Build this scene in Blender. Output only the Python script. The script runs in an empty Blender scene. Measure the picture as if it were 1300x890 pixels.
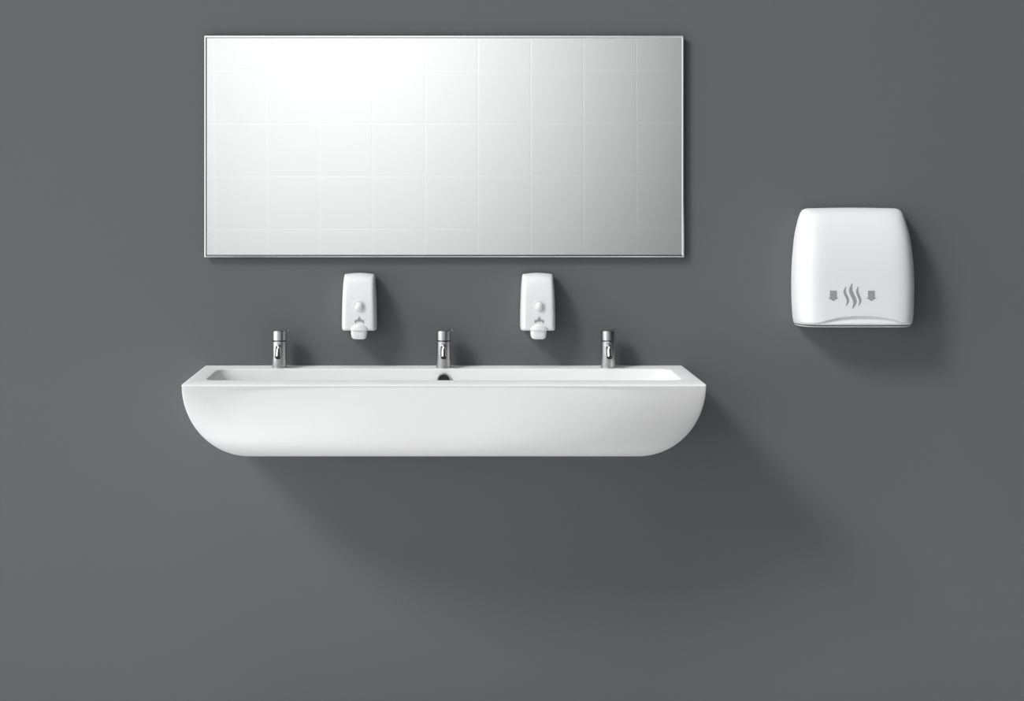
import bpy, bmesh, math
from mathutils import Vector, Matrix
from mathutils.bvhtree import BVHTree

scene = bpy.context.scene
COL = scene.collection
PI = math.pi

# ------------------------------------------------------------------ geometry of the view
S = 0.0024            # metres on the wall per photo pixel
ZE = 1.60             # eye height
XC, YC = 563.5, 227.0 # vanishing point of the wall normal
RIM_F = 0.45          # basin projects 45 cm
D = RIM_F * (333.5 / 304.0) / (333.5 / 304.0 - 1.0)   # eye to wall


def k(Y):
    return (D - Y) / D


def PX(px, Y):
    return (px - XC) * S * k(Y)


def PZ(py, Y):
    return ZE - (py - YC) * S * k(Y)


# ------------------------------------------------------------------ materials
def mat(name, col, rough=0.5, metal=0.0, coat=0.0, noise=None, spec=None):
    m = bpy.data.materials.new(name)
    m.use_nodes = True
    nt = m.node_tree
    b = nt.nodes['Principled BSDF']
    b.inputs['Base Color'].default_value = (*col, 1)
    b.inputs['Roughness'].default_value = rough
    b.inputs['Metallic'].default_value = metal
    b.inputs['Coat Weight'].default_value = coat
    b.inputs['Coat Roughness'].default_value = 0.08
    if spec is not None:
        b.inputs['Specular IOR Level'].default_value = spec
    if noise:
        sc, strength, dist = noise
        tc = nt.nodes.new('ShaderNodeTexCoord')
        n = nt.nodes.new('ShaderNodeTexNoise')
        n.inputs['Scale'].default_value = sc
        n.inputs['Detail'].default_value = 5
        bp = nt.nodes.new('ShaderNodeBump')
        bp.inputs['Strength'].default_value = strength
        bp.inputs['Distance'].default_value = dist
        nt.links.new(tc.outputs['Object'], n.inputs['Vector'])
        nt.links.new(n.outputs['Fac'], bp.inputs['Height'])
        nt.links.new(bp.outputs['Normal'], b.inputs['Normal'])
    return m


M_WALL = mat('grey_wall_paint', (0.1445, 0.1475, 0.1535), 0.9, noise=(900, 0.02, 0.0004), spec=0.1)
M_CER = mat('white_ceramic', (0.855, 0.855, 0.855), 0.42, spec=0.12)
M_PLA = mat('white_plastic', (0.86, 0.865, 0.875), 0.35, noise=(400, 0.01, 0.0003))
M_PLA2 = mat('pale_translucent_plastic', (0.70, 0.705, 0.71), 0.3)
M_ALU = mat('brushed_aluminium', (0.74, 0.74, 0.745), 0.28, 1.0)
M_CHR = mat('satin_chrome', (0.58, 0.58, 0.58), 0.28, 1.0)
M_DRK = mat('opening_dark', (0.012, 0.012, 0.013), 0.6)  # near-black that paints the shade inside gaps, overflow hole and spout mouth
M_SYM = mat('grey_print', (0.34, 0.345, 0.35), 0.6)
M_GLASS = mat('mirror_silver', (0.935, 0.935, 0.935), 0.0, 1.0)
M_FLOOR = mat('pale_floor', (0.8, 0.8, 0.8), 0.6, noise=(30, 0.1, 0.001))

# glazed white tiles of the wall the mirror looks at
TILE = 66.7 * S
YOPP = 6.2
RATIO = (D + YOPP) / D
TILE *= RATIO
TX = (740 - XC) * S * RATIO
TZ = ZE - (157 - YC) * S * RATIO


def tile_mat():
    m = bpy.data.materials.new('white_glazed_tiles')
    m.use_nodes = True
    nt = m.node_tree
    L = nt.links.new
    b = nt.nodes['Principled BSDF']
    b.inputs['Roughness'].default_value = 0.45
    geo = nt.nodes.new('ShaderNodeNewGeometry')
    sp = nt.nodes.new('ShaderNodeSeparateXYZ')
    L(geo.outputs['Position'], sp.inputs[0])

    def mth(op, a, bb=None, c=None):
        n = nt.nodes.new('ShaderNodeMath')
        n.operation = op
        for i, v in enumerate((a, bb, c)):
            if v is None:
                continue
            if isinstance(v, (int, float)):
                n.inputs[i].default_value = v
            else:
                L(v, n.inputs[i])
        return n.outputs[0]

    def edge(axis, off):
        a = mth('SUBTRACT', axis, off)
        a = mth('DIVIDE', a, TILE)
        a = mth('PINGPONG', mth('ADD', a, 100.0), 0.5)      # 0 on the joint, 0.5 mid-tile
        a = mth('DIVIDE', mth('SUBTRACT', a, 0.005), 0.022)
        return mth('MAXIMUM', mth('MINIMUM', a, 1.0), 0.0)
    h = mth('MINIMUM', edge(sp.outputs['X'], TX), edge(sp.outputs['Z'], TZ))
    mix = nt.nodes.new('ShaderNodeMix')
    mix.data_type = 'RGBA'
    mix.inputs[6].default_value = (0.85, 0.855, 0.855, 1)
    mix.inputs[7].default_value = (0.815, 0.82, 0.82, 1)
    L(h, mix.inputs[0])
    L(mix.outputs[2], b.inputs['Base Color'])
    bp = nt.nodes.new('ShaderNodeBump')
    bp.inputs['Strength'].default_value = 0.35
    bp.inputs['Distance'].default_value = 0.0016
    L(h, bp.inputs['Height'])
    L(bp.outputs['Normal'], b.inputs['Normal'])
    return m


M_TILE = tile_mat()


# ------------------------------------------------------------------ mesh helpers
def link(name, bm, m, parent=None, smooth=35, origin=None):
    bmesh.ops.recalc_face_normals(bm, faces=bm.faces)
    if origin is not None:
        bmesh.ops.translate(bm, verts=bm.verts, vec=-Vector(origin))
    me = bpy.data.meshes.new(name)
    bm.to_mesh(me)
    bm.free()
    me.materials.append(m)
    me.shade_smooth()
    if smooth < 180:
        me.set_sharp_from_angle(angle=math.radians(smooth))
    o = bpy.data.objects.new(name, me)
    COL.objects.link(o)
    if origin is not None:
        o.location = origin
    if parent is not None:
        o.parent = parent
    return o


def thing(name, label, cat, loc, group=None):
    o = bpy.data.objects.new(name, None)
    COL.objects.link(o)
    o.empty_display_size = 0.05
    o.location = loc
    o['label'] = label
    o['category'] = cat
    if group:
        o['group'] = group
    return o


def struct(name, bm, m):
    o = link(name, bm, m)
    o['kind'] = 'structure'
    return o


def box(bm, x0, x1, y0, y1, z0, z1, bev=0.0, seg=2):
    r = bmesh.ops.create_cube(bm, size=1)
    vs = r['verts']
    bmesh.ops.scale(bm, vec=(x1 - x0, y1 - y0, z1 - z0), verts=vs)
    bmesh.ops.translate(bm, vec=((x0 + x1) / 2, (y0 + y1) / 2, (z0 + z1) / 2), verts=vs)
    if bev:
        es = list({e for v in vs for e in v.link_edges})
        bmesh.ops.bevel(bm, geom=es, offset=bev, segments=seg, profile=0.5, affect='EDGES')


def loft(bm, loops, cap0=True, cap1=True, closed=True):
    rows = [[bm.verts.new(p) for p in lp] for lp in loops]
    n = len(rows[0])
    for a, b in zip(rows, rows[1:]):
        for i in range(n if closed else n - 1):
            j = (i + 1) % n
            bm.faces.new((a[i], a[j], b[j], b[i]))
    if cap0:
        bm.faces.new(rows[0][::-1])
    if cap1:
        bm.faces.new(rows[-1])
    return rows


def lathe(bm, prof, n=48, origin=(0, 0, 0), tilt=0.0):
    """prof: (radius, z) from bottom to top; tilt shears the top ones by slope."""
    loops = []
    ox, oy, oz = origin
    for p in prof:
        r, z = p[0], p[1]
        sl = p[2] if len(p) > 2 else 0.0
        loops.append([(ox + r * math.cos(a), oy + r * math.sin(a), oz + z + sl * (r * math.sin(a) * -0.3 + r * math.cos(a) * 0.7))
                      for a in (2 * PI * i / n for i in range(n))])
    return loft(bm, loops)


def tube(bm, pts, rad, n=24, flat=1.0, cap0=True, cap1=True):
    """sweep in the YZ plane (x const) along pts; rad list; flat = width factor."""
    loops = []
    for i, p in enumerate(pts):
        a = Vector(pts[max(i - 1, 0)])
        b = Vector(pts[min(i + 1, len(pts) - 1)])
        t = (b - a).normalized()
        up = t.cross(Vector((1, 0, 0))).normalized()
        sd = Vector((1, 0, 0))
        r = rad[i] if isinstance(rad, (list, tuple)) else rad
        loops.append([Vector(p) + sd * (r * flat * math.cos(q)) + up * (r * math.sin(q))
                      for q in (2 * PI * j / n for j in range(n))])
    return loft(bm, loops, cap0, cap1)


def smoothstep(a, b, x):
    t = max(0.0, min(1.0, (x - a) / (b - a)))
    return t * t * (3 - 2 * t)


def interp(tab, y):
    """monotone table (y, x) with smooth (Catmull-Rom) interpolation."""
    if y <= tab[0][0]:
        return tab[0][1]
    if y >= tab[-1][0]:
        return tab[-1][1]
    for i in range(len(tab) - 1):
        if tab[i][0] <= y <= tab[i + 1][0]:
            y0, x0 = tab[i]
            y1, x1 = tab[i + 1]
            h = y1 - y0

            def slope(j):
                a = tab[max(j - 1, 0)]
                b = tab[min(j + 1, len(tab) - 1)]
                return (b[1] - a[1]) / (b[0] - a[0])
            m0, m1 = slope(i) * h, slope(i + 1) * h
            t = (y - y0) / h
            return ((2 * t ** 3 - 3 * t ** 2 + 1) * x0 + (t ** 3 - 2 * t ** 2 + t) * m0
                    + (-2 * t ** 3 + 3 * t ** 2) * x1 + (t ** 3 - t ** 2) * m1)


# ------------------------------------------------------------------ the room
bm = bmesh.new()
box(bm, -2.6, 2.8, 0.0, 0.15, 0.0, 3.2)
struct('wall_back', bm, M_WALL)
bm = bmesh.new()
box(bm, -2.6, 2.8, -YOPP - 0.15, -YOPP, 0.0, 3.2)
struct('wall_front', bm, M_TILE)
bm = bmesh.new()
box(bm, -2.6, 2.8, -YOPP - 0.15, 0.15, -0.12, 0.0)
struct('floor', bm, M_FLOOR)

# ------------------------------------------------------------------ mirror
MY = 0.020
x0, x1 = PX(259, MY), PX(869, MY)
z1, z0 = PZ(45, MY), PZ(327, MY)
mirror = thing('mirror', 'wide rectangular mirror with thin silver frame above the long white washbasin',
               'mirror', ((x0 + x1) / 2, 0, z0))


def frame_ring(bm, ins, Y):
    return [(x0 + ins, -Y, z0 + ins), (x1 - ins, -Y, z0 + ins), (x1 - ins, -Y, z1 - ins), (x0 + ins, -Y, z1 - ins)]


bm = bmesh.new()
FW = 0.0082
lp = [frame_ring(bm, 0.012, 0.0005), frame_ring(bm, 0.0005, 0.010), frame_ring(bm, 0.0, 0.0115), frame_ring(bm, 0.0, 0.0155),
      frame_ring(bm, 0.0012, 0.0175), frame_ring(bm, FW * 0.5, 0.0195), frame_ring(bm, FW, 0.0182), frame_ring(bm, FW, 0.0150)]
loft(bm, lp, True, True)
fr = link('frame', bm, M_ALU, None, 20, origin=mirror.location)
fr.parent = mirror
fr.location = (0, 0, 0)
bm = bmesh.new()
box(bm, x0 + FW + 0.0002, x1 - FW - 0.0002, -0.0176, -0.0151, z0 + FW + 0.0002, z1 - FW - 0.0002)
gl = link('mirror_glass', bm, M_GLASS, None, 20, origin=mirror.location)
gl.parent = mirror
gl.location = (0, 0, 0)


def child(name, bm, m, parent, smooth=35, root=None):
    """bm in world coordinates -> child of a thing standing at root.location"""
    org = (root or parent).location if root is None else root.location
    o = link(name, bm, m, None, smooth, origin=org)
    o.location = (0, 0, 0)
    o.parent = parent
    return o


# ------------------------------------------------------------------ washbasin
zr = PZ(464.0, 0.0)         # rim height
basin = thing('washbasin', 'long white ceramic trough washbasin mounted on the grey wall below the mirror',
              'washbasin', (0, 0, PZ(579.4, RIM_F)))
HW = 304 * S
N_C = 22                    # points per corner


def plan(W, F, Rx, Ry, z, back=0.0, rb=0.0):
    """closed plan loop: back-left, round to front-left, front-right, back-right"""
    pts = []
    for i in range(9):
        t = i / 8
        pts.append((-W, -(back + (F - Ry - back) * t), z))
    for i in range(1, N_C + 1):
        a = PI / 2 * i / N_C
        pts.append((-W + Rx - Rx * math.cos(a), -(F - Ry + Ry * math.sin(a)), z))
    nf = 24
    for i in range(1, nf):
        t = i / nf
        pts.append((-W + Rx + (2 * W - 2 * Rx) * t, -F, z))
    for i in range(0, N_C):
        a = PI / 2 * (1 - i / N_C)
        pts.append((W - Rx + Rx * math.cos(a), -(F - Ry + Ry * math.sin(a)), z))
    for i in range(9):
        t = 1 - i / 8
        pts.append((W, -(back + (F - Ry - back) * t), z))
    return pts


def rrect(xa, xb, Ya, Yb, r, z, total):
    """rounded rectangle sampled with the same index layout as plan()"""
    W = (xb - xa) / 2
    cx = (xa + xb) / 2
    pts = []
    # back-left corner folded into the first 9 points
    for i in range(9):
        if i < 5:
            a = PI / 2 * i / 4
            pts.append((xa + r - r * math.sin(a), -(Ya + r - r * math.cos(a)), z))
        else:
            t = (i - 4) / 4
            pts.append((xa, -(Ya + r + (Yb - Ya - 2 * r) * t), z))
    for i in range(1, N_C + 1):
        a = PI / 2 * i / N_C
        pts.append((xa + r - r * math.cos(a), -(Yb - r + r * math.sin(a)), z))
    nf = 24
    for i in range(1, nf):
        t = i / nf
        pts.append((xa + r + (2 * W - 2 * r) * t, -Yb, z))
    for i in range(0, N_C):
        a = PI / 2 * (1 - i / N_C)
        pts.append((xb - r + r * math.cos(a), -(Yb - r + r * math.sin(a)), z))
    for i in range(9):
        j = 8 - i
        if j < 5:
            a = PI / 2 * j / 4
            pts.append((xb - r + r * math.sin(a), -(Ya + r - r * math.cos(a)), z))
        else:
            t = (j - 4) / 4
            pts.append((xb, -(Ya + r + (Yb - Ya - 2 * r) * t), z))
    return pts


loops = []
# inside of the trough, from its floor up to the rim
IX = 0.675
YA, YB = 0.088, 0.372
DEP = 0.095
loops.append(rrect(-IX + 0.10, IX - 0.10, YA + 0.055, YB - 0.055, 0.040, zr - DEP, 0))
for i in range(7):
    a = PI / 2 * i / 6
    q = 0.035
    loops.append(rrect(-IX + 0.060 - q * math.sin(a) * 0.9 + 0.012, IX - 0.060 + q * math.sin(a) * 0.9 - 0.012,
                       YA + 0.042 - 0.030 * math.sin(a), YB - 0.042 + 0.030 * math.sin(a), 0.045,
                       zr - DEP + 0.002 + q * (1 - math.cos(a)), 0))
loops.append(rrect(-IX + 0.006, IX - 0.006, YA + 0.004, YB - 0.003, 0.040, zr - 0.012, 0))
for i in range(4):
    a = PI / 2 * i / 3
    q = 0.005
    loops.append(rrect(-IX + 0.002 - q * (1 - math.cos(a)), IX - 0.002 + q * (1 - math.cos(a)),
                       YA + 0.002 - q * (1 - math.cos(a)), YB - 0.002 + q * (1 - math.cos(a)), 0.038,
                       zr - q + q * math.sin(a), 0))
# lip
LIP = 0.0076
for i in range(11):
    a = PI / 2 * i / 10
    iw, jf, dz = 0.009, 0.062, 0.0068
    loops.append(plan(HW - iw * (1 - math.sin(a)), RIM_F - jf * (1 - math.sin(a)), 0.004, 0.004, zr - dz * (1 - math.cos(a))))
loops.append(plan(HW, RIM_F, 0.004, 0.004, zr - LIP))
# bowl
NB = 40
for i in range(0, NB + 1):
    a = PI / 2 * i / NB
    ca, sa = math.cos(a), math.sin(a)
    Rx = 0.60
    Ry = 0.014 + 0.21 * (smoothstep(-0.25, 0.75, sa) - smoothstep(-0.25, 0.75, 0))
    F = RIM_F - 0.0022 - 0.055 * (1 - ca) ** 3
    py = 489.8 + (579.4 - 489.8) * sa
    px = 332.8 - 86.0 * (1 - ca)
    # widest point of the rounded plan as the eye sees it
    reach = max((1 - Rx / 0.73 * (1 - math.cos(PI / 2 * q / 40))) / k(F - Ry + Ry * math.sin(PI / 2 * q / 40)) for q in range(41))
    W = min(px * S / reach, HW + 0.014)
    lp = plan(W, F, Rx, Ry, 0)
    # the underside rises a little from the wall side towards the front
    loops.append([(x, y, PZ(py, max(-y, F - Ry)) if i else zr - LIP - 0.0006) for x, y, z in lp])
bm = bmesh.new()
loft(bm, loops, True, True)
child('basin_bowl', bm, M_CER, basin, 32)

# overflow in the back wall of the trough
ofx, ofY = 0.0, YA + 0.0128
ofz = PZ(482.6, ofY)
R0 = 0.0205


def ring(r, Y):
    return [(ofx + r * math.cos(t), -Y, ofz + r * math.sin(t)) for t in (2 * PI * i / 40 for i in range(40))]


bm = bmesh.new()
loft(bm, [ring(R0, ofY - 0.008), ring(R0, ofY + 0.001), ring(R0 - 0.0012, ofY + 0.0032), ring(R0 - 0.0035, ofY + 0.0032),
          ring(R0 - 0.0050, ofY + 0.0005), ring(R0 - 0.0050, ofY - 0.006)], True, True)
ovr = child('overflow_ring', bm, M_CHR, basin, 40)
bm = bmesh.new()
loft(bm, [ring(R0 - 0.0052, ofY - 0.0055), ring(R0 - 0.0052, ofY + 0.0009), ring(R0 - 0.012, ofY + 0.0012)], True, True)
child('overflow_shade', bm, M_DRK, ovr, 40, root=basin)  # black disc standing in for the dark inside of the hole


# ------------------------------------------------------------------ faucets
def make_faucet(cx_px, label):
    Yc = 0.0530
    R = 0.0223
    x = PX(cx_px, Yc)
    t = thing('faucet', label, 'faucet', (x, -Yc, zr + 0.0002), 'chrome faucets along the back of the washbasin')
    H = (467.4 - 420.0) * S * k(Yc - R)
    hb = 0.0795           # top of the body

    def put(name, b, m, smooth=35, par=t):
        o = link(name, b, m, None, smooth)
        o.parent = par
        return o
    b = bmesh.new()
    lathe(b, [(R + 0.0005, 0.0), (R + 0.0005, 0.0012), (R, 0.0018), (R, 0.030), (R, 0.060), (R, hb - 0.0012), (R - 0.0012, hb)], 64)
    body = put('body', b, M_CHR)
    b = bmesh.new()
    lathe(b, [(R - 0.0018, hb - 0.0002), (R - 0.0018, hb + 0.0030)], 48)
    put('gap_shade_ring', b, M_DRK)  # dark ring painted for the shade in the gap under the handle
    b = bmesh.new()
    c0 = hb + 0.0028
    lathe(b, [(R - 0.0010, c0), (R, c0 + 0.0010), (R, H - 0.0060), (R, H - 0.0036, 0.05), (R - 0.0008, H - 0.0024, 0.05),
              (R - 0.0030, H - 0.0016, 0.05), (R - 0.012, H - 0.0010, 0.05), (0.002, H - 0.0008, 0.05)], 64)
    cap = put('handle', b, M_CHR, 32)
    # short lever leaning back to the right
    b = bmesh.new()
    tb = []
    for i in range(7):
        q = i / 6
        tb.append([Vector((0.006 + 0.0195 * q, 0.004 + 0.010 * q, H - 0.0036 + 0.0022 * q))
                   + Vector((0.45 * -1 * 0.0060 * math.cos(a), 0.9 * 0.0060 * math.cos(a), 0.0042 * math.sin(a))) * (1 - 0.35 * q ** 4)
                   for a in (2 * PI * j / 16 for j in range(16))])
    loft(b, tb)
    put('lever', b, M_CHR, 60, cap)
    # spout: short tube that bends sharply down over the trough
    b = bmesh.new()
    rb = 0.0165
    pts = [(0, -(R - 0.009), 0.0610), (0, -(R - 0.001), 0.0610)]
    for i in range(1, 13):
        a = math.radians(60) * i / 12
        pts.append((0, -(R - 0.001 + rb * math.sin(a)), 0.0610 - rb * (1 - math.cos(a))))
    d = (Vector(pts[-1]) - Vector(pts[-2])).normalized()
    e = Vector(pts[-1])
    for q in (0.007, 0.015, 0.0215):
        pts.append(tuple(e + d * q))
    tube(b, pts, 0.0098, 32, 0.95)
    sp = put('spout', b, M_CHR, 45)
    # aerator: dark mouth at the end
    b = bmesh.new()
    d = (Vector(pts[-1]) - Vector(pts[-2])).normalized()
    e = Vector(pts[-1])
    tube(b, [e - d * 0.001, e + d * 0.0008, e + d * 0.0022], [0.0086, 0.0086, 0.0078], 28, 0.95)
    put('aerator', b, M_DRK, 45, sp)
    return t


FA = [(354.8, 'chrome pillar faucet at the left end of the basin, the leftmost of the three faucets'),
      (563.2, 'chrome pillar faucet in the middle of the basin, directly behind the overflow hole'),
      (772.0, 'chrome pillar faucet at the right end of the basin, nearest the hand dryer')]
f0 = make_faucet(*FA[0])


def copy_tree(o, parent=None):
    c = o.copy()
    COL.objects.link(c)
    if parent is not None:
        c.parent = parent
    for ch in [x for x in bpy.data.objects if x.parent == o]:
        copy_tree(ch, c)
    return c


for px, lb in FA[1:]:
    c = copy_tree(f0)
    c.location.x = PX(px, 0.053)
    c['label'] = lb


# ------------------------------------------------------------------ moulded covers (dryer, dispensers)
def cover_mesh(left, right, ytop, ybot, Yb, depth, Yl, Yr, nside=5.0, mside=2.5, topfrac=0.55, ptop=3.0, qtop=2.0,
               rbot=0.01, sag=0.0, crown=0.0, dent=None, nu=61, nv=60, lean=0.0):
    """left/right: tables (py, px) of the outline; returns bmesh and a depth function"""
    bm = bmesh.new()
    rows = []
    for j in range(nv + 1):
        v = j / nv
        # dense near top and bottom
        w = 0.5 - 0.5 * math.cos(PI * v)
        row = []
        for i in range(nu + 1):
            u = math.sin(PI / 2 * (2 * i / nu - 1))
            yt = ytop + crown * u * u
            yb = ybot - sag * u * u
            py = yt + (yb - yt) * w
            pl, pr = interp(left, py), interp(right, py)
            xl, xr = PX(pl, Yl), PX(pr, Yr)
            xx = (xl + xr) / 2 + (xr - xl) / 2 * u
            f = max(0.0, 1 - abs(u) ** nside) ** (1 / mside)
            tt = max(0.0, 1 - w / topfrac)
            g = max(0.0, 1 - tt ** ptop) ** (1 / qtop)
            bb = max(0.0, (w - (1 - rbot)) / rbot) if rbot > 0 else 0
            g *= 1 - 0.16 * (1 - math.sqrt(max(0, 1 - bb * bb)))
            g *= 1 - lean * (1 - w)
            Y = Yb + depth * f * g
            zz = PZ(py, Yb + depth * 0.6 * min(1, w * 1.4) * g)
            if dent:
                Y += dent((pl + pr) / 2 + (pr - pl) / 2 * u, py) * f
            row.append(bm.verts.new((xx, -Y, zz)))
        rows.append(row)
    for a, b in zip(rows, rows[1:]):
        for i in range(nu):
            bm.faces.new((a[i], a[i + 1], b[i + 1], b[i]))
    # underside down to the back plane
    last = rows[-1]
    und = [bm.verts.new((v.co.x, -Yb, v.co.z)) for v in last[1:-1]]
    for i in range(1, nu - 1):
        bm.faces.new((last[i], last[i + 1], und[i], und[i - 1]))
    bm.faces.new((last[0], last[1], und[0]))
    bm.faces.new((last[-2], last[-1], und[-1]))
    # flat back
    back = [last[0]] + und + [last[-1]] + [r[-1] for r in rows[-2::-1]] + [v for v in rows[0][-2:0:-1]] + [r[0] for r in rows[0:-1]]
    try:
        bm.faces.new(back)
    except ValueError:
        pass
    bmesh.ops.remove_doubles(bm, verts=bm.verts, dist=1e-6)
    return bm


def surf_hit(bvh, px, py, lift):
    Y = 0.10
    for _ in range(5):
        x, z = PX(px, Y), PZ(py, Y)
        h = bvh.ray_cast(Vector((x, -1.0, z)), Vector((0, 1, 0)))
        if h[0] is None:
            return Vector((x, -Y, z))
        Y = -h[0].y
    return Vector((PX(px, Y), -(Y + lift), PZ(py, Y)))


def decal(bm, bvh, polys, lift=0.0006):
    """polys: lists of photo points of quads/triangles, laid as a thin print on the surface"""
    cache = {}

    def vert(p, lf):
        key = (round(p[0], 3), round(p[1], 3), lf)
        if key not in cache:
            cache[key] = bm.verts.new(surf_hit(bvh, p[0], p[1], lf))
        return cache[key]
    faces_edges = {}
    for pl in polys:
        bm.faces.new([vert(p, lift) for p in pl])
        for a, b in zip(pl, pl[1:] + pl[:1]):
            ka, kb = (round(a[0], 3), round(a[1], 3)), (round(b[0], 3), round(b[1], 3))
            faces_edges.setdefault(frozenset((ka, kb)), []).append((a, b))
    for es in faces_edges.values():
        if len(es) == 1:
            a, b = es[0]
            bm.faces.new([vert(a, lift), vert(b, lift), vert(b, -0.0004), vert(a, -0.0004)])


# ------------------------------------------------------------------ hand dryer
dl = [(263.4, 1040), (264.0, 1028), (265.6, 1020.5), (268.6, 1016.8), (274, 1014.2), (282, 1011.8), (299, 1008.2), (318, 1006.2), (334, 1005.0), (354, 1004.3), (372, 1004.3),
      (388, 1004.8), (402, 1005.8), (410, 1007.2), (414.5, 1009.5)]
dr = [(263.4, 1124), (264.0, 1136), (265.6, 1143.5), (268.6, 1147.2), (274, 1149.4), (282, 1151.6), (299, 1155.2), (318, 1157.6), (334, 1159.0), (354, 1159.9), (372, 1159.9),
      (388, 1159.5), (402, 1158.6), (410, 1157.2), (414.5, 1154.8)]
dryer = thing('hand_dryer', 'white wall-mounted hand dryer with grey arrows and hot air symbol', 'hand dryer',
              (PX(1082, 0), 0, PZ(417, 0.0)))


def arc_dent(px, py):
    # scooped air outlet under the arc
    c = (px - 1084) / 60.0
    if abs(c) >= 1:
        return 0.0
    top = 411.5 - 11.0 * (1 - c * c)
    if py < top - 1.0:
        return 0.0
    v = (py - top) / max(0.5, (412.5 - top))
    dep = 0.011 * (1 - c * c) ** 0.5
    if v <= 0:
        return -dep * smoothstep(-1.0, 0.0, py - top) * 1.0
    return -dep * (1 - smoothstep(0, 1.0, min(1, v)) * 1.35)


DD = 0.108
def dryer_cover(dent, nu, nv):
    return cover_mesh(dl, [(a, b - 3.6) for a, b in dr], 263.6, 411.6, 0.016, DD, 0.014, 0.016, nside=9.0, mside=2.3,
                      topfrac=0.62, ptop=2.6, qtop=2.1, rbot=0.03, crown=0.8, dent=dent, nu=nu, nv=nv, lean=0.05)


bm = dryer_cover(arc_dent, 150, 190)
bvh_d = BVHTree.FromBMesh(bm)
child('cover', bm, M_PLA, dryer, 50)

# back case: slightly smaller tray that closes the bottom with a thin pale edge
bm = bmesh.new()


def case_loop(ins, Y, y_add=0.0):
    pts = []
    ys = [268 + (409.5 - 268) * i / 20 for i in range(21)]
    for y in ys:
        pts.append((PX(interp(dl, y) + ins, 0.014), -Y, PZ(y, 0.014)))
    for t in range(13):
        q = t / 12
        yy = 411.6 + (1 - (2 * q - 1) ** 4) * 1.2 + y_add
        pts.append((PX(1010.5 + ins + (1151 - 2 * ins - 1010.5) * q, 0.014), -Y, PZ(yy, 0.014)))
    for y in ys[::-1]:
        pts.append((PX(interp(dr, y) - 3.6 - ins, 0.014), -Y, PZ(y, 0.014)))
    return pts


loft(bm, [case_loop(3, 0.0), case_loop(1.2, 0.003), case_loop(1.2, 0.0158)], True, True)
child('back_case', bm, M_PLA2, dryer, 40)

# bottom tray, seen as a thin grey strip below the cover, the slot's shade painted as a solid dark strip between


def under(ins, z, back):
    row = []
    n = 60
    xl, xr = PX(interp(dl, 411.6), 0.014) + ins, PX(interp(dr, 411.6) - 3.6, 0.016) - ins
    for i in range(n + 1):
        u = math.sin(PI / 2 * (2 * i / n - 1))
        f = max(0, 1 - abs(u) ** 9) ** (1 / 2.3)
        row.append(((xl + xr) / 2 + (xr - xl) / 2 * u, -(0.016 + (DD * 0.84 - ins) * f), z))
    row.append((row[-1][0] - 0.0005, -back, z))
    row.append((row[0][0] + 0.0005, -back, z))
    return row


zb = PZ(411.6, 0.016 + DD * 0.6)
bm = bmesh.new()
loft(bm, [under(0.004, zb + 0.0006, 0.0159), under(0.004, zb - 0.0040, 0.0159)], True, True)
child('slot_shade', bm, M_DRK, dryer, 40)
bm = bmesh.new()
loft(bm, [under(0.003, zb - 0.0036, 0.0159), under(0.001, zb - 0.0042, 0.0159), under(0.0012, zb - 0.0060, 0.0159),
          under(0.005, zb - 0.0078, 0.0159)], True, True)
child('bottom_tray', bm, M_PLA2, dryer, 40)


def arrow(cx, y0=369.0):
    hw, hh = 4.4, 7.0
    return [[(cx - hw, y0), (cx, y0), (cx, y0 + 9), (cx - hw, y0 + 9)], [(cx, y0), (cx + hw, y0), (cx + hw, y0 + 9), (cx, y0 + 9)],
            [(cx - hh, y0 + 9), (cx - hw, y0 + 9), (cx, y0 + 9), (cx, y0 + 13.2)],
            [(cx, y0 + 9), (cx + hw, y0 + 9), (cx + hh, y0 + 9), (cx, y0 + 13.2)]]


for cx in (1057.9, 1106.2):
    bm = bmesh.new()
    decal(bm, bvh_d, arrow(cx))
    o = child('arrow_symbol', bm, M_SYM, dryer, 40)
    o['label'] = 'grey printed arrow pointing down'


def wave(x_top, x_hi, x_lo, x_bot, ya, yb, wmax):
    """flame-like S stroke; x as function of t"""
    pts = []
    n = 22
    for i in range(n + 1):
        t = i / n
        y = ya + (yb - ya) * t
        x = interp([(0, x_top), (0.28, x_hi), (0.72, x_lo), (1.0, x_bot)], t)
        w = wmax * math.sin(PI * min(1, max(0, t))) ** 0.75 * 0.5 + 0.12
        pts.append((x, y, w))
    return [[(a[0] - a[2], a[1]), (a[0] + a[2], a[1]), (b[0] + b[2], b[1]), (b[0] - b[2], b[1])] for a, b in zip(pts, pts[1:])]


for args in ((1081.8, 1079.9, 1085.2, 1082.2, 359.5, 392.0, 5.2), (1074.0, 1072.2, 1076.3, 1074.0, 363.5, 388.5, 3.4),
             (1089.4, 1088.2, 1092.0, 1090.0, 363.5, 388.5, 3.4)):
    bm = bmesh.new()
    decal(bm, bvh_d, wave(*args))
    o = child('hot_air_symbol', bm, M_SYM, dryer, 40)
    o['label'] = 'grey printed wavy hot air stroke'


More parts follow.
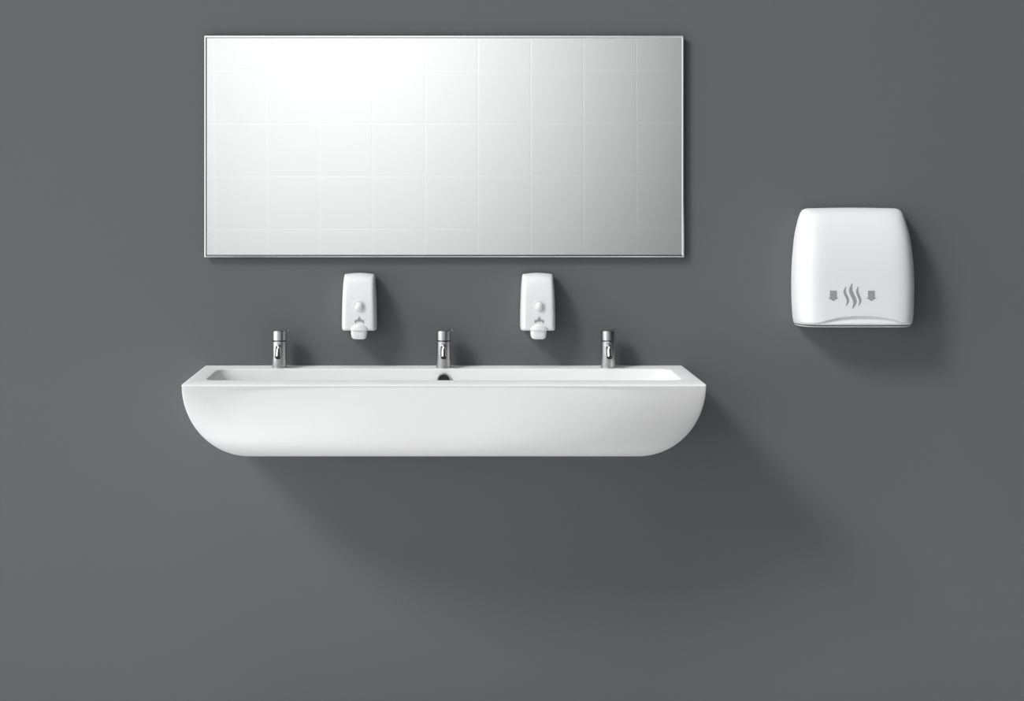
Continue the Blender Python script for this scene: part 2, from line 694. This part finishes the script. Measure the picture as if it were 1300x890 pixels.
# ------------------------------------------------------------------ soap dispensers
def make_dispenser(label):
    c = 456.4
    hwt = [(346.3, 16.5), (347.5, 18.3), (350, 19.4), (355, 20.2), (365, 21.0), (380, 21.7), (395, 22.1), (410, 22.3), (416, 22.2), (419, 21.6)]
    L = [(y, c - w) for y, w in hwt]
    Rr = [(y, c + w) for y, w in hwt]
    t = thing('soap_dispenser', label, 'soap dispenser', (PX(c, 0), 0, PZ(430.5, 0.04)), 'white soap dispensers below the mirror')
    bm = cover_mesh(L, Rr, 346.3, 419.0, 0.010, 0.062, 0.024, 0.010, nside=14, mside=2.3, topfrac=0.6, ptop=2.8, qtop=2.1,
                    rbot=0.04, crown=1.6, nu=60, nv=70, lean=0.05)
    bvh = BVHTree.FromBMesh(bm)
    child('cover', bm, M_PLA, t, 50)
    # wall bracket
    bm = bmesh.new()
    box(bm, PX(438, 0.01), PX(474.5, 0.01), -0.0098, -0.0005, PZ(416.5, 0.01), PZ(352, 0.01), 0.002, 2)
    child('wall_bracket', bm, M_PLA2, t, 35)
    # round push button, domed and set in a shallow ring
    ctr = surf_hit(bvh, 456.0, 389.0, 0.0)
    Rb = 7.4 * S * k(0.07)
    bm = bmesh.new()

    def rg(r, off):
        return [(ctr.x + r * math.cos(a), ctr.y - off, ctr.z + r * math.sin(a)) for a in (2 * PI * i / 40 for i in range(40))]
    loft(bm, [rg(Rb, -0.004), rg(Rb, 0.0010), rg(Rb * 0.96, 0.0018), rg(Rb * 0.88, 0.0012), rg(Rb * 0.85, -0.002)], True, True)
    rgo = child('button_ring', bm, M_PLA, t, 40)
    bm = bmesh.new()
    prof = [(math.cos(a), math.sin(a)) for a in (PI / 2 * i / 10 for i in range(10))]
    loft(bm, [rg(Rb * 0.79, -0.003)] + [rg(Rb * 0.79 * p, 0.0003 + 0.0100 * q) for p, q in prof] + [rg(0.0003, 0.0103)], True, True)
    child('push_button', bm, M_PLA, rgo, 60, root=t)
    # tap symbol
    bm = bmesh.new()
    x, y = 456.0, 406.0
    polys = []
    polys.append([(x - 0.9, y - 4.0), (x + 0.9, y - 4.0), (x + 0.9, y - 1.6), (x - 0.9, y - 1.6)])
    polys.append([(x - 2.4, y - 1.6), (x - 0.9, y - 1.6), (x + 0.9, y - 1.6), (x + 2.4, y - 1.6), (x + 2.4, y + 0.2), (x - 2.4, y + 0.2)])
    polys.append([(x - 5.9, y + 0.2), (x - 2.4, y + 0.2), (x + 2.4, y + 0.2), (x + 5.9, y + 0.2), (x + 5.9, y + 2.4), (x + 3.4, y + 2.4), (x - 3.4, y + 2.4), (x - 5.9, y + 2.4)])
    polys.append([(x - 5.9, y + 2.4), (x - 3.4, y + 2.4), (x - 3.8, y + 4.0), (x - 5.9, y + 4.0)])
    polys.append([(x + 3.4, y + 2.4), (x + 5.9, y + 2.4), (x + 5.9, y + 4.6), (x + 4.2, y + 4.0)])
    decal(bm, bvh, polys)
    o = child('tap_symbol', bm, M_SYM, t, 40)
    o['label'] = 'small grey printed tap symbol'
    # hood arching over the nozzle
    bm = bmesh.new()
    lp = []
    n = 24
    Yc = -ctr.y
    z_base = PZ(419.2, 0.072)
    for (sc, off) in ((1.0, -0.010), (1.0, 0.001), (0.95, 0.0040), (0.84, 0.0065), (0.6, 0.0085), (0.3, 0.0095)):
        row = []
        for i in range(n + 1):
            a = PI * i / n
            row.append((PX(456, 0.075) + sc * 11.2 * S * math.cos(a), -(0.069 + off), z_base + sc * 7.6 * S * math.sin(a)))
        lp.append(row)
    loft(bm, lp, True, True)
    child('nozzle_hood', bm, M_PLA, t, 50)
    # nozzle
    bm = bmesh.new()
    lp = []
    for (w, py, dz, ins) in ((10.4, 418.6, 0, 0), (10.4, 419.6, 0, 0), (10.2, 424, 0, 0), (9.4, 428.4, 0, 0.001), (8.2, 430.2, 0, 0.0025), (6.2, 431.0, 0, 0.005)):
        row = []
        for i in range(48):
            a = 2 * PI * i / 48
            cx_ = math.copysign(abs(math.cos(a)) ** 0.45, math.cos(a))
            sy_ = math.copysign(abs(math.sin(a)) ** 0.45, math.sin(a))
            row.append((PX(455.8, 0.055) + w * S * k(0.055) * cx_, -(0.050 + (0.024 - ins) * sy_), PZ(py, 0.072)))
        lp.append(row)
    loft(bm, lp, True, True)
    child('nozzle', bm, M_PLA, t, 40)
    return t


disp = make_dispenser('white soap dispenser below the left half of the mirror, between the left and middle faucets')
d2 = copy_tree(disp)
d2.location.x += 225.3 * S
d2['label'] = 'white soap dispenser below the right half of the mirror, between the middle and right faucets'

# ------------------------------------------------------------------ light
top = bpy.data.lights.new('overhead_fill', 'SUN')  # unseen fill sun, added to brighten the basin rim from above
top.energy = 0.85
top.angle = math.radians(30)
to = bpy.data.objects.new('overhead_fill', top)
COL.objects.link(to)
to.rotation_euler = Vector((0.1, 0.04, -1)).to_track_quat('-Z', 'Y').to_euler()
to.location = (0, -1, 4)
sun = bpy.data.lights.new('sun', 'SUN')
sun.energy = 1.7
sun.angle = math.radians(13)
so = bpy.data.objects.new('sun', sun)
COL.objects.link(so)
so.rotation_euler = Vector((1.38, 1.0, -1.42)).to_track_quat('-Z', 'Y').to_euler()
so.location = (-3, -2, 4)

sl = bpy.data.lights.new('tile_wall_lamp', 'SPOT')
sl.energy = 770
sl.spot_size = math.radians(71)
sl.spot_blend = 0.95
sl.shadow_soft_size = 0.15
sp = bpy.data.objects.new('tile_wall_lamp', sl)
COL.objects.link(sp)
sp.location = (-0.9, -1.6, 3.3)
sp.rotation_euler = (Vector((-0.85, -YOPP, 2.8)) - sp.location).to_track_quat('-Z', 'Y').to_euler()

w = bpy.data.worlds.new('World')
scene.world = w
w.use_nodes = True
nt = w.node_tree
bg = nt.nodes['Background']
tc = nt.nodes.new('ShaderNodeTexCoord')
dot = nt.nodes.new('ShaderNodeVectorMath')
dot.operation = 'DOT_PRODUCT'
dot.inputs[1].default_value = Vector((-0.97, -0.22, 0.0)).normalized()
mr = nt.nodes.new('ShaderNodeMapRange')
mr.interpolation_type = 'SMOOTHSTEP'
mr.inputs['From Min'].default_value = 0.32
mr.inputs['From Max'].default_value = 0.95
mr.inputs['To Min'].default_value = 0.0
mr.inputs['To Max'].default_value = 2.25
nt.links.new(tc.outputs['Generated'], dot.inputs[0])
nt.links.new(dot.outputs['Value'], mr.inputs['Value'])
nt.links.new(mr.outputs['Result'], bg.inputs['Strength'])
bg.inputs['Color'].default_value = (0.985, 0.99, 1.0, 1)

# ------------------------------------------------------------------ camera
cam = bpy.data.cameras.new('camera')
co = bpy.data.objects.new('camera', cam)
COL.objects.link(co)
co.location = (0, -D, ZE)
co.rotation_euler = (PI / 2, 0, 0)
cam.sensor_width = 36
cam.lens = 36 * D / (1300 * S)
cam.shift_x = (650 - XC) / 1300
cam.shift_y = -(445 - YC) / 1300
scene.camera = co

scene.view_settings.view_transform = 'Standard'
scene.view_settings.look = 'None'
scene.view_settings.gamma = 1
scene.view_settings.use_curve_mapping = False
scene.view_settings.exposure = 0
scene.cycles.caustics_reflective = False
scene.cycles.caustics_refractive = False
scene.cycles.use_denoising = True
